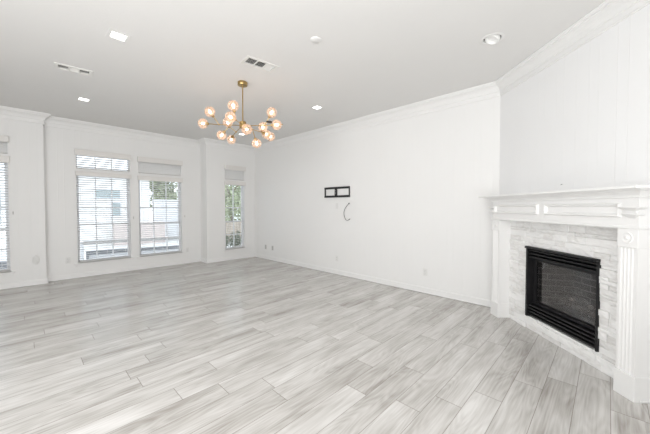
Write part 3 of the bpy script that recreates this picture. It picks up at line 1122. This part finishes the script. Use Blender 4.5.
# ------------------------------------------------------------------ outlets and plates
def outlet(locv, rz, label, m=None, kind='outlet', group='wall outlets near the floor'):
    m = m or M_PLATE
    root = empty('wall_outlet', locv, rz)
    tag(root, label, 'outlet', group)
    pl = MB().box(-0.036, 0.036, -0.006, 0, -0.058, 0.058).build('cover_plate', m, root, bevel=0.003)
    for s in (-1, 1):
        rc = MB().box(-0.017, 0.017, -0.009, -0.005, s * 0.024 - 0.014, s * 0.024 + 0.014).build('receptacle', m, root, bevel=0.002)
        sl = MB()
        sl.box(-0.008, -0.006, -0.0096, -0.0085, s * 0.024 - 0.003, s * 0.024 + 0.006)
        sl.box(0.006, 0.008, -0.0096, -0.0085, s * 0.024 - 0.003, s * 0.024 + 0.006)
        sl.box(-0.002, 0.002, -0.0096, -0.0085, s * 0.024 - 0.010, s * 0.024 - 0.006)
        sl.build('slot', M_GRAPHITE, rc)
    MB().lathe([(0.003, 0.0), (0.003, 0.0015), (0.001, 0.002)], Matrix.Translation((0, -0.0055, 0)) @ Matrix.Rotation(math.pi / 2, 4, 'X'), 8).build('screw', M_GREYHW, root)
    return root


# rz: plate's -y faces the room.  window walls face -Y (rz 0); right wall faces -X (rz = -90)
RW = R(-90)
outlet((0.547, 7.37, 0.36), 0, 'white outlet low on the wall left of the recessed windows')
outlet((2.745, 7.37, 0.335), 0, 'white outlet low on the wall right of the recessed windows')
outlet((4.43, 6.505, 0.322), RW, 'grey outlet nearest the far corner on the long wall', M_PLATEG)
outlet((4.43, 6.195, 0.322), RW, 'grey outlet second from the far corner on the long wall', M_PLATEG)
outlet((4.43, 3.966, 0.330), RW, 'white outlet on the long wall below the TV bracket')
outlet((4.43, 2.078, 0.338), RW, 'white outlet on the long wall nearest the fireplace')
wp = empty('wall_plate', (4.43, 3.966, 1.40), RW)
tag(wp, 'slim white blank plate on the wall just below the TV bracket', 'wall plate')
MB().box(-0.030, 0.030, -0.006, 0, -0.058, 0.058).build('cover_plate', M_PLATE, wp, bevel=0.003)
MB().box(-0.006, 0.006, -0.0075, -0.005, -0.035, 0.035).build('cable_slot', M_PLATE, wp, bevel=0.001)

rc = empty('oval_cover', (0.112, 7.22, 0.446))
tag(rc, 'oval pale grey cover low on the wall beside the far left window', 'cover plate')
Mc = Matrix.Rotation(math.pi / 2, 4, 'X')
MB().lathe([(0.085, 0.0), (0.085, 0.005), (0.078, 0.009), (0.001, 0.010)], Matrix.Diagonal((0.56, 1, 1, 1)) @ Mc, 36).build('cover_disc', M_COVER, rc, smooth=True)

# ------------------------------------------------------------------ TV bracket and cable
tv = empty('tv_bracket', (4.43, 3.960, 1.575), RW)
tag(tv, 'black steel TV wall bracket with two open bays on the long wall', 'tv mount')
# local x: + toward the camera side (smaller Y)
hw, hh = 0.337, 0.212
b = MB()
b.box(-hw, hw, -0.030, 0, hh - 0.040, hh)
b.box(-hw, hw, -0.036, -0.030, hh - 0.010, hh)
b.build('top_rail', M_BLACK, tv, bevel=0.002)
b = MB()
b.box(-hw, hw, -0.030, 0, 0, 0.040)
b.box(-hw, hw, -0.036, -0.030, 0, 0.010)
b.build('bottom_rail', M_BLACK, tv, bevel=0.002)
MB().box(-hw, -hw + 0.020, -0.026, 0, 0.040, hh - 0.040).build('end_upright', M_BLACK, tv, bevel=0.002)
MB().box(hw - 0.016, hw, -0.026, 0, 0.040, hh - 0.040).build('end_upright', M_BLACK, tv, bevel=0.002)
cu = MB().box(-0.048, 0.006, -0.028, 0, 0.040, hh - 0.040).build('centre_upright', M_BLACK, tv, bevel=0.002)
for zc in (0.075, 0.105, 0.14):
    MB().lathe([(0.009, 0), (0.009, 0.005), (0.002, 0.007)], Matrix.Translation((-0.021, -0.028, zc)) @ Matrix.Rotation(math.pi / 2, 4, 'X'), 6).build('bolt', M_GREYHW, cu)

pts = []
for (yy, zz, off) in ((3.650, 1.449, 0.0), (3.668, 1.420, 0.018), (3.715, 1.370, 0.026), (3.752, 1.310, 0.024), (3.762, 1.250, 0.022), (3.750, 1.190, 0.020),
                      (3.722, 1.140, 0.022), (3.690, 1.118, 0.026), (3.655, 1.116, 0.030), (3.624, 1.135, 0.030)):
    pts.append(Vector((4.43 - off - 0.001, yy, zz)))
def catmull(p, n=5):
    o = []
    q = [p[0]] + p + [p[-1]]
    for i in range(1, len(q) - 2):
        for k in range(n):
            t = k / n
            o.append(0.5 * ((2 * q[i]) + (-q[i - 1] + q[i + 1]) * t + (2 * q[i - 1] - 5 * q[i] + 4 * q[i + 1] - q[i + 2]) * t * t + (-q[i - 1] + 3 * q[i] - 3 * q[i + 1] + q[i + 2]) * t ** 3))
    o.append(p[-1])
    return o
cb = empty('cable', pts[0])
tag(cb, 'thin dark cable curling out of the wall below the TV bracket', 'cable')
cp = [p - pts[0] for p in catmull(pts)]
MB().tube(cp, 0.0042, 6).build('cord', M_BLACK, cb, smooth=True)
e_ = cp[-1]
MB().tube([e_, e_ + Vector((0, -0.022, 0.012))], 0.007, 8).build('plug', M_BLACK, cb)
MB().lathe([(0.014, 0.0), (0.014, 0.003), (0.006, 0.006)], Matrix.Rotation(-math.pi / 2, 4, 'Y'), 12).build('grommet', M_BLACK, cb)

# ------------------------------------------------------------------ outside the windows
gd = MB().box(-14, 26, 7.52, 34, -0.30, -0.20).build('patio_ground', M_CONC)
struct(gd, 'pale concrete ground outside the windows', 'ground')

hs = empty('neighbour_house', (0, 15.2, -0.2))
tag(hs, 'pale brick house with small teal windows seen through the left recessed window', 'house')
MB().box(-6, 4.0, 0, 6, 0, 2.85).build('house_wall', M_HBRICK, hs)
MB().box(-6.1, 4.1, -0.15, 6.1, 2.85, 2.95).build('roof', M_RAILW, hs)
for (x0, x1, z0, z1) in ((2.02, 2.86, 1.98, 2.30), (2.56, 2.86, 1.20, 1.78), (-1.6, -0.6, 1.0, 2.2)):
    wf = MB()
    wf.box(x0 - 0.06, x1 + 0.06, -0.05, 0.02, z0 - 0.06, z0); wf.box(x0 - 0.06, x1 + 0.06, -0.05, 0.02, z1, z1 + 0.06)
    wf.box(x0 - 0.06, x0, -0.05, 0.02, z0, z1); wf.box(x1, x1 + 0.06, -0.05, 0.02, z0, z1)
    w_ = wf.build('house_window', M_RAILW, hs)
    MB().box(x0, x1, -0.03, 0.0, z0, z1).build('pane', M_HGLASS, w_)

gw = MB().box(2.5, 4.4, 14.4, 14.7, -0.2, 0.72).build('garden_wall', M_RBRICK)
tag(gw, 'low reddish brick garden wall outside the recessed windows', 'garden wall')

wf_ = empty('white_fence', (0, 15.1, -0.2))
tag(wf_, 'white solid fence outside the right recessed window, tree above it', 'fence')
MB().box(4.1, 6.4, 0, 0.08, 0, 1.90).build('fence_panel', M_RAILW, wf_)
MB().box(4.1, 6.4, -0.04, 0.12, 1.90, 1.96).build('cap_rail', M_RAILW, wf_)

# patio railing just outside the recess
pr = empty('patio_railing', (0.98, 9.3, -0.2), math.atan2(-0.4, 2.1))
tag(pr, 'low patio railing with dark bottom band outside the pair of recessed windows', 'railing')
MB().box(0, 2.75, -0.03, 0.03, 0.650, 0.735).build('top_rail', M_RAILT, pr, bevel=0.005)
MB().box(0.05, 2.70, -0.02, 0.02, 0.385, 0.480).build('lower_rail', M_RAILG, pr, bevel=0.005)
MB().box(-0.05, 0.0, -0.03, 0.03, 0, 0.72).build('post', M_RAILW, pr)
MB().box(0.05, 0.10, -0.03, 0.03, 0, 0.48).build('post', M_RAILG, pr)
MB().box(2.70, 2.75, -0.03, 0.03, 0, 0.70).build('post', M_RAILG, pr)
MB().box(0.10, 2.70, 0.022, 0.04, 0.0, 0.385).build('lower_panel', M_RAILW, pr)
kb = MB().box(-2.2, -0.15, 9.2, 9.5, -0.2, 0.20).build('garden_kerb', M_RAILG)
tag(kb, 'low dark grey kerb outside the far left window', 'kerb')

fn = empty('wooden_fence', (5.2, 12.4, -0.2))
tag(fn, 'weathered brown board fence outside the slim window', 'fence')
f = MB()
for k in range(24):
    f.box(k * 0.15, k * 0.15 + 0.143, 0, 0.022, 0, 0.92 + 0.01 * ((k * 7) % 3))
f.build('fence_boards', M_FENCE, fn)
f = MB().box(0, 3.6, 0.022, 0.06, 0.25, 0.33)
f.box(0, 3.6, 0.022, 0.06, 0.70, 0.78)
f.build('fence_rail', M_FENCE, fn)


def foliage(n, fn_, size, seed):
    random.seed(seed)
    mb = MB()
    for _ in range(n):
        p = Vector(fn_())
        q = Vector((random.gauss(0, 1), random.gauss(0, 1), random.gauss(0, 1))).normalized()
        t = q.cross(Vector((random.gauss(0, 1), random.gauss(0, 1), random.gauss(0, 1)))).normalized()
        u = q.cross(t)
        s = size * random.uniform(0.6, 1.3)
        mb.quad(p - t * s, p - u * s * 0.45, p + t * s, p + u * s * 0.45 + q * s * 0.25)
    return mb


def tree(x, y, h, r, n, seed, label, m=M_LEAF, trunk=0.10, size=0.10, zc=None):
    root = empty('leafy_tree', (x, y, -0.2))
    tag(root, label, 'tree', 'trees outside the windows')
    zc = zc or h * 0.62
    tk = MB().tube([(0, 0, 0), (0.04, 0.02, h * 0.3), (-0.03, 0.03, h * 0.6), (0.02, 0, h * 0.85)], [trunk, trunk * 0.8, trunk * 0.5, trunk * 0.2], 8)
    for k in range(5):
        a = k * 1.3
        tk.tube([(0, 0, h * (0.35 + 0.07 * k)), (math.cos(a) * r * 0.4, math.sin(a) * r * 0.4, h * (0.45 + 0.08 * k)), (math.cos(a) * r * 0.75, math.sin(a) * r * 0.75, h * (0.5 + 0.08 * k))],
                [trunk * 0.4, trunk * 0.25, trunk * 0.1], 6)
    tk.build('trunk', M_BARK, root)
    random.seed(seed + 100)
    lobes = [(random.uniform(-0.6, 0.6) * r, random.uniform(-0.6, 0.6) * r, zc + random.uniform(-0.33, 0.36) * h * 0.8, r * random.uniform(0.35, 0.6)) for _ in range(11)]

    def pt():
        l = random.choice(lobes)
        v = Vector((random.gauss(0, 1), random.gauss(0, 1), random.gauss(0, 1))).normalized() * (random.random() ** 0.45) * l[3]
        return (l[0] + v.x, l[1] + v.y, l[2] + v.z)
    foliage(n, pt, size, seed).build('crown', m, root)
    return root


tree(5.3, 17.3, 4.3, 1.35, 3600, 3, 'leafy green tree above the white fence outside the right recessed window', size=0.11)
tree(7.35, 13.9, 3.6, 1.25, 3600, 4, 'light green tree filling the slim window', size=0.085, zc=1.45)
tree(9.6, 16.8, 4.6, 1.4, 2600, 6, 'green tree farther right behind the board fence outside slim window', size=0.10)


def shrub(x, y, r, h, seed, label):
    root = empty('garden_shrub', (x, y, -0.2))
    tag(root, label, 'shrub', 'dark shrubs below the slim window')
    st = MB()
    random.seed(seed)
    for k in range(6):
        a = k * 1.05
        st.tube([(0, 0, 0), (math.cos(a) * r * 0.4, math.sin(a) * r * 0.4, h * 0.5), (math.cos(a) * r * 0.7, math.sin(a) * r * 0.7, h * 0.85)], 0.008, 5)
    st.build('stem', M_BARK, root)

    def pt():
        v = Vector((random.gauss(0, 1), random.gauss(0, 1), random.gauss(0, 1))).normalized() * (random.random() ** 0.4)
        return (v.x * r, v.y * r, h * 0.55 + v.z * h * 0.45)
    foliage(420, pt, 0.04, seed).build('foliage', M_LEAFD, root)


shrub(4.75, 9.5, 0.30, 0.62, 21, 'dark leafy shrub at left in the lower pane of the slim window')
shrub(5.35, 9.6, 0.32, 0.56, 22, 'dark leafy shrub at right in the lower pane of the slim window')
shrub(4.95, 10.3, 0.34, 0.72, 23, 'taller dark shrub behind the others below the slim window')
shrub(5.75, 10.4, 0.34, 0.66, 24, 'dark shrub farthest right below the slim window')
